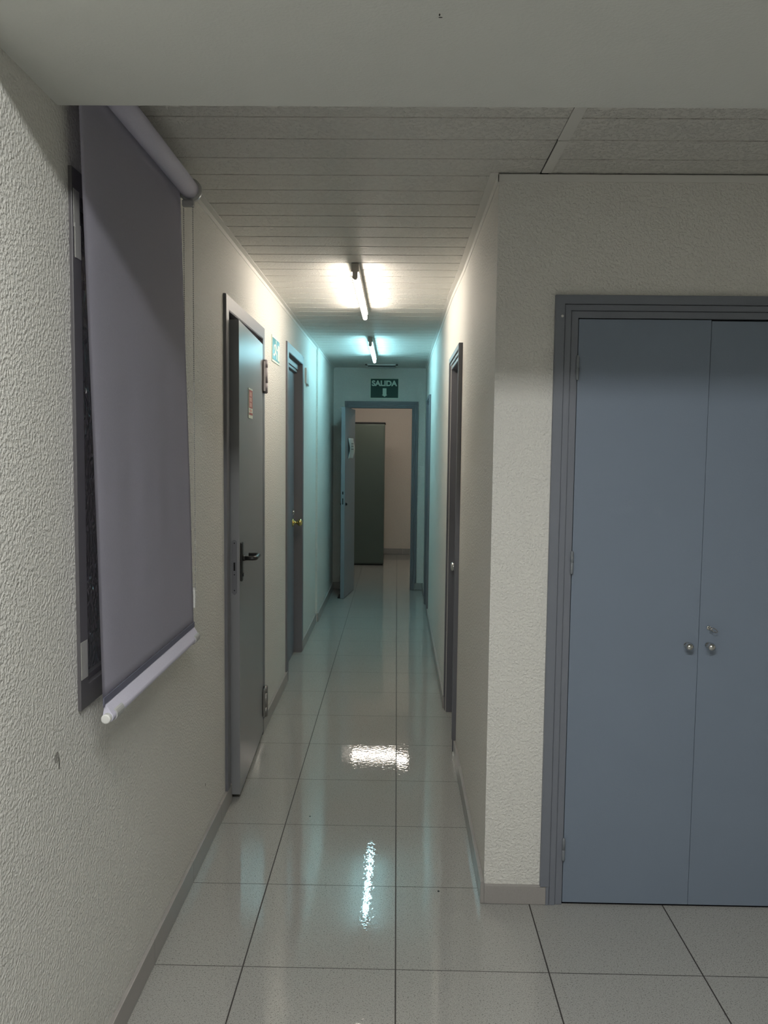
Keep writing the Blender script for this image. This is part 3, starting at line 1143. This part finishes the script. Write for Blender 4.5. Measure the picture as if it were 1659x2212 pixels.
q = BM()
lathe(q, (0.529, YC - 0.018, 1.988), (0, -1, 0), [(0, 0), (0, 0.0045), (0.002, 0.004), (0.003, 0.002), (0.003, 0)], 14)
tag(obj('nail_head', q, 'whitepl'), 'small white nail head at upper left of the cupboard frame', 'nail')

# ------------------------------------------------------------ tube lamps
def tube_lamp(loc, along, label, tmat, L=1.24):
    """bare batten: housing against the ceiling, two lampholders, one tube hanging below"""
    ex, ey = loc
    r_ = empty('ceiling_light', (ex, ey, CEIL), label, 'ceiling light', 'bare fluorescent tube lights on the ceilings')
    R = Matrix.Translation((ex, ey, CEIL)) @ (Matrix.Identity(4) if along == 'y' else Matrix.Rotation(-PI / 2, 4, 'Z'))

    def T(q_):
        bmesh.ops.transform(q_, matrix=R, verts=q_.verts)
        return q_
    q_ = BM()
    box(q_, -0.019, 0.019, 0.0, L, -0.043, -0.0035, 0.002)
    sub('housing', T(q_), 'lampbody', r_)
    q_ = BM()
    box(q_, -0.014, 0.014, 0.06, L - 0.06, -0.0035, -0.0002)
    sub('mounting_rail', T(q_), 'gap', r_)
    for yy in (0.0, L - 0.022):
        q_ = BM()
        pts = [(-0.0125, yy, -0.040), (0.0125, yy, -0.040), (0.0125, yy, -0.066)]
        for i in range(1, 10):
            t = -PI * i / 10
            pts.append((0.0125 * math.cos(t), yy, -0.066 + 0.0125 * math.sin(t)))
        pts.append((-0.0125, yy, -0.066))
        prism(q_, pts, (0, 0.022, 0))
        sub('lampholder', T(q_), 'lampbody', r_)
    q_ = BM()
    cyl(q_, (0, 0.022, -0.064), (0, L - 0.022, -0.064), 0.0128, n=20)
    sub('tube', T(q_), tmat, r_, 'lit fluorescent tube')
    return r_


tube_lamp((-0.212, 3.915), 'y', 'near ceiling tube light giving warm white light', 'tube_warm')
tube_lamp((-0.222, 6.42), 'y', 'far ceiling tube light giving cold cyan light', 'tube_cold')
tube_lamp((-0.62, 10.02), 'x', 'tube light across the room beyond the open door', 'tube_back')
nl = empty('ceiling_light', (-0.05, 0.12, NEARCEIL), 'flat ceiling light panel of the near room behind the beam', 'ceiling light')
q = BM()
box(q, -0.67, 0.57, -0.02, 0.26, NEARCEIL - 0.05, NEARCEIL - 0.001, 0.004)
sub('housing', q, 'whitepl', nl)
q = BM()
box(q, -0.65, 0.55, 0.0, 0.24, NEARCEIL - 0.054, NEARCEIL - 0.0505)
sub('diffuser', q, 'diffuser', nl)

# ------------------------------------------------------------ ceiling vent by the end wall
cv = empty('ceiling_vent', (-0.17, 8.56, CEIL), 'flat white ceiling vent in front of the exit sign', 'vent')
q = BM()
vx0, vx1, vy0, vy1 = -0.343, -0.003, 8.46, 8.66
for (a_, c_, e_, g_) in ((vx0, vx1, vy0, vy0 + 0.022), (vx0, vx1, vy1 - 0.022, vy1), (vx0, vx0 + 0.022, vy0, vy1), (vx1 - 0.022, vx1, vy0, vy1)):
    box(q, a_, c_, e_, g_, CEIL - 0.013, CEIL + 0.0)
sub('vent_frame', q, 'whitepl', cv)
q = BM()
box(q, vx0 + 0.03, vx1 - 0.03, vy0 + 0.024, vy1 - 0.024, CEIL - 0.020, CEIL - 0.0)
sub('vent_core', q, 'slot', cv)
for i in range(5):
    q = BM()
    yy = vy0 + 0.04 + i * 0.028
    prism(q, [(vx0 + 0.03, yy, CEIL - 0.021), (vx0 + 0.03, yy + 0.014, CEIL - 0.026), (vx0 + 0.03, yy + 0.0145, CEIL - 0.024), (vx0 + 0.03, yy + 0.001, CEIL - 0.0195)], (vx1 - vx0 - 0.06, 0, 0))
    sub('slat', q, 'greypl', cv)

# ------------------------------------------------------------ SALIDA sign
sg = empty('exit_sign', (-0.1465, YF, 2.22), 'dark green SALIDA sign with down arrow above the end doorway', 'sign')
q = BM()
box(q, -0.306, 0.013, YF - 0.003, YF, 2.107, 2.329)
sub('border', q, 'pale', sg)
q = BM()
box(q, -0.297, 0.004, YF - 0.0045, YF - 0.0031, 2.119, 2.324)
pl_ = sub('sign_panel', q, 'green', sg)
q = text_mesh('SALIDA', 0.083, 0.0008, 0.0036)
xs = [v.co.x for v in q.verts]
ys = [v.co.y for v in q.verts]
wd, ht = max(xs) - min(xs), max(ys) - min(ys)
cx_, cy_ = (max(xs) + min(xs)) / 2, (max(ys) + min(ys)) / 2
sc = Matrix.Diagonal((0.278 / wd, 0.062 / ht, 1, 1))
bmesh.ops.transform(q, matrix=Matrix.Translation((-0.1465, YF - 0.0052, 2.276)) @ Matrix.Rotation(PI / 2, 4, 'X') @ sc @ Matrix.Translation((-cx_, -cy_, 0)), verts=q.verts)
sub('lettering', q, 'palegreen', sg, 'pale SALIDA letters')
q = BM()
ax_, az = -0.1465, 0
prism(q, [(ax_ - 0.019, YF - 0.0047, 2.222), (ax_ + 0.022, YF - 0.0047, 2.222), (ax_ + 0.022, YF - 0.0047, 2.152), (ax_ + 0.032, YF - 0.0047, 2.150),
          (ax_ + 0.0015, YF - 0.0047, 2.130), (ax_ - 0.029, YF - 0.0047, 2.150), (ax_ - 0.019, YF - 0.0047, 2.152)], (0, -0.0008, 0))
sub('arrow', q, 'palegreen', sg)

# ------------------------------------------------------------ running man sign on the left wall
rs = empty('exit_sign', (XL, 4.745, 2.12), 'small green running person exit sign on the left wall', 'sign')
Y0, Y1, Z0, Z1 = 4.600, 4.888, 2.050, 2.198
q = BM()
box(q, XL + 0.0005, XL + 0.004, Y0, Y1, Z0, Z1)
sub('border', q, 'pale', rs)
q = BM()
box(q, XL + 0.0042, XL + 0.005, Y0 + 0.012, Y1 - 0.010, Z0 + 0.012, Z1 - 0.012)
sub('sign_panel', q, 'greenl', rs)


def P(u, v):
    return (XL + 0.0052, Y0 + 0.012 + u * (Y1 - Y0 - 0.022), Z0 + 0.012 + v * (Z1 - Z0 - 0.024))


q = BM()
shapes = [
    [(0.72, 0.06), (0.97, 0.06), (0.97, 0.80), (0.72, 0.80)],                    # doorway
    [(0.36, 0.74), (0.50, 0.78), (0.47, 0.40), (0.36, 0.40)],                    # torso
    [(0.36, 0.44), (0.46, 0.44), (0.62, 0.30), (0.60, 0.08), (0.52, 0.08), (0.53, 0.24), (0.40, 0.32)],   # front leg
    [(0.36, 0.46), (0.44, 0.42), (0.30, 0.18), (0.10, 0.18), (0.10, 0.27), (0.25, 0.28)],                 # rear leg
    [(0.44, 0.74), (0.50, 0.78), (0.62, 0.58), (0.70, 0.60), (0.70, 0.52), (0.59, 0.48)],                 # front arm
    [(0.38, 0.76), (0.36, 0.68), (0.24, 0.60), (0.20, 0.44), (0.14, 0.46), (0.18, 0.68)],                 # rear arm
    [(0.50 + 0.05 * math.cos(t * PI / 6), 0.88 + 0.085 * math.sin(t * PI / 6)) for t in range(12)],        # head
]
for s_ in shapes:
    prism(q, [P(u, v) for (u, v) in s_], (0.0006, 0, 0))
sub('pictogram', q, 'pale', rs, 'pale running person and doorway')

# ------------------------------------------------------------ red notice on the ajar steel door
rn = empty('door_notice', (-0.69, 3.75, 1.69), 'small cream and red notice on the ajar steel door', 'notice')


def LF(fn):
    return leafbm(fn, LM)


n0, n1 = -LW + 0.262, -LW + 0.392
z0, z1 = 1.690, 1.828
sub('sheet', LF(lambda q: box(q, 0.0008, 0.0030, n0, n1, z0, z1)), 'pale', rn)
q = BM()
nw = n1 - n0
for (a_, c_, e_, g_) in ((0.08, 0.92, 0.88, 0.945), (0.08, 0.92, 0.34, 0.385), (0.08, 0.20, 0.34, 0.94), (0.80, 0.92, 0.34, 0.94),
                         (0.15, 0.85, 0.70, 0.735), (0.15, 0.85, 0.52, 0.555), (0.08, 0.92, 0.11, 0.185)):
    box(q, 0.0032, 0.0040, n0 + a_ * nw, n0 + c_ * nw, z0 + e_ * (z1 - z0), z0 + g_ * (z1 - z0))
bmesh.ops.transform(q, matrix=LM, verts=q.verts)
sub('red_bars', q, 'red', rn)
q = BM()
for (e_, g_) in ((0.735, 0.88), (0.555, 0.70), (0.385, 0.52), (0.22, 0.30)):
    box(q, 0.0030, 0.0035, n0 + 0.21 * nw, n0 + 0.79 * nw, z0 + e_ * (z1 - z0), z0 + g_ * (z1 - z0))
bmesh.ops.transform(q, matrix=LM, verts=q.verts)
sub('pink_fields', q, 'pink', rn)

# ------------------------------------------------------------ small white box on the left wall
wb = empty('wall_box', (XL, 6.33, 2.12), 'small white box on the left wall past the brass knob door', 'wall box')
q = BM()
box(q, XL, XL + 0.014, 6.255, 6.405, 2.060, 2.178, 0.003)
sub('cover', q, 'whitepl', wb)
q = BM()
box(q, XL, XL + 0.018, 6.33, 6.40, 2.046, 2.0585, 0.002)
sub('lower_clip', q, 'greypl', wb)

# ------------------------------------------------------------ white cap on the skirting end
q = BM()
prism(q, [(XR - 0.0165, 3.93, 0.002), (XR - 0.0132, 3.93, 0.002), (XR - 0.0132, 3.93, 0.022), (XR - 0.0165, 3.93, 0.020)], (0, 0.055, 0))
tag(obj('plastic_clip', q, 'whitepl'), 'tiny white plastic clip on skirting by first right door', 'clip')

# ------------------------------------------------------------ metal cabinet in the room beyond
lk = empty('metal_cabinet', (-0.63, 10.9, 0), 'tall dark green metal cabinet in the room beyond the door', 'cabinet')
q = BM()
box(q, -1.08, -0.168, 10.70, 11.12, 0.02, 1.895, 0.003)
sub('body', q, 'locker', lk)
q = BM()
box(q, -1.085, -0.160, 10.692, 11.125, 1.897, 1.915, 0.003)
sub('top', q, 'slot', lk)
q = BM()
box(q, -1.07, -0.178, 10.71, 11.11, 0.0, 0.02)
sub('plinth', q, 'slot', lk)
for (a_, c_) in ((-1.072, -0.628), (-0.622, -0.176)):
    q = BM()
    box(q, a_, c_, 10.688, 10.699, 0.035, 1.885, 0.002)
    sub('cabinet_door', q, 'locker', lk)
q = BM()
box(q, -0.66, -0.645, 10.668, 10.687, 0.98, 1.08, 0.003)
sub('handle', q, 'black', lk)

# drop helper properties
for o in bpy.data.objects:
    if '_o' in o:
        del o['_o']
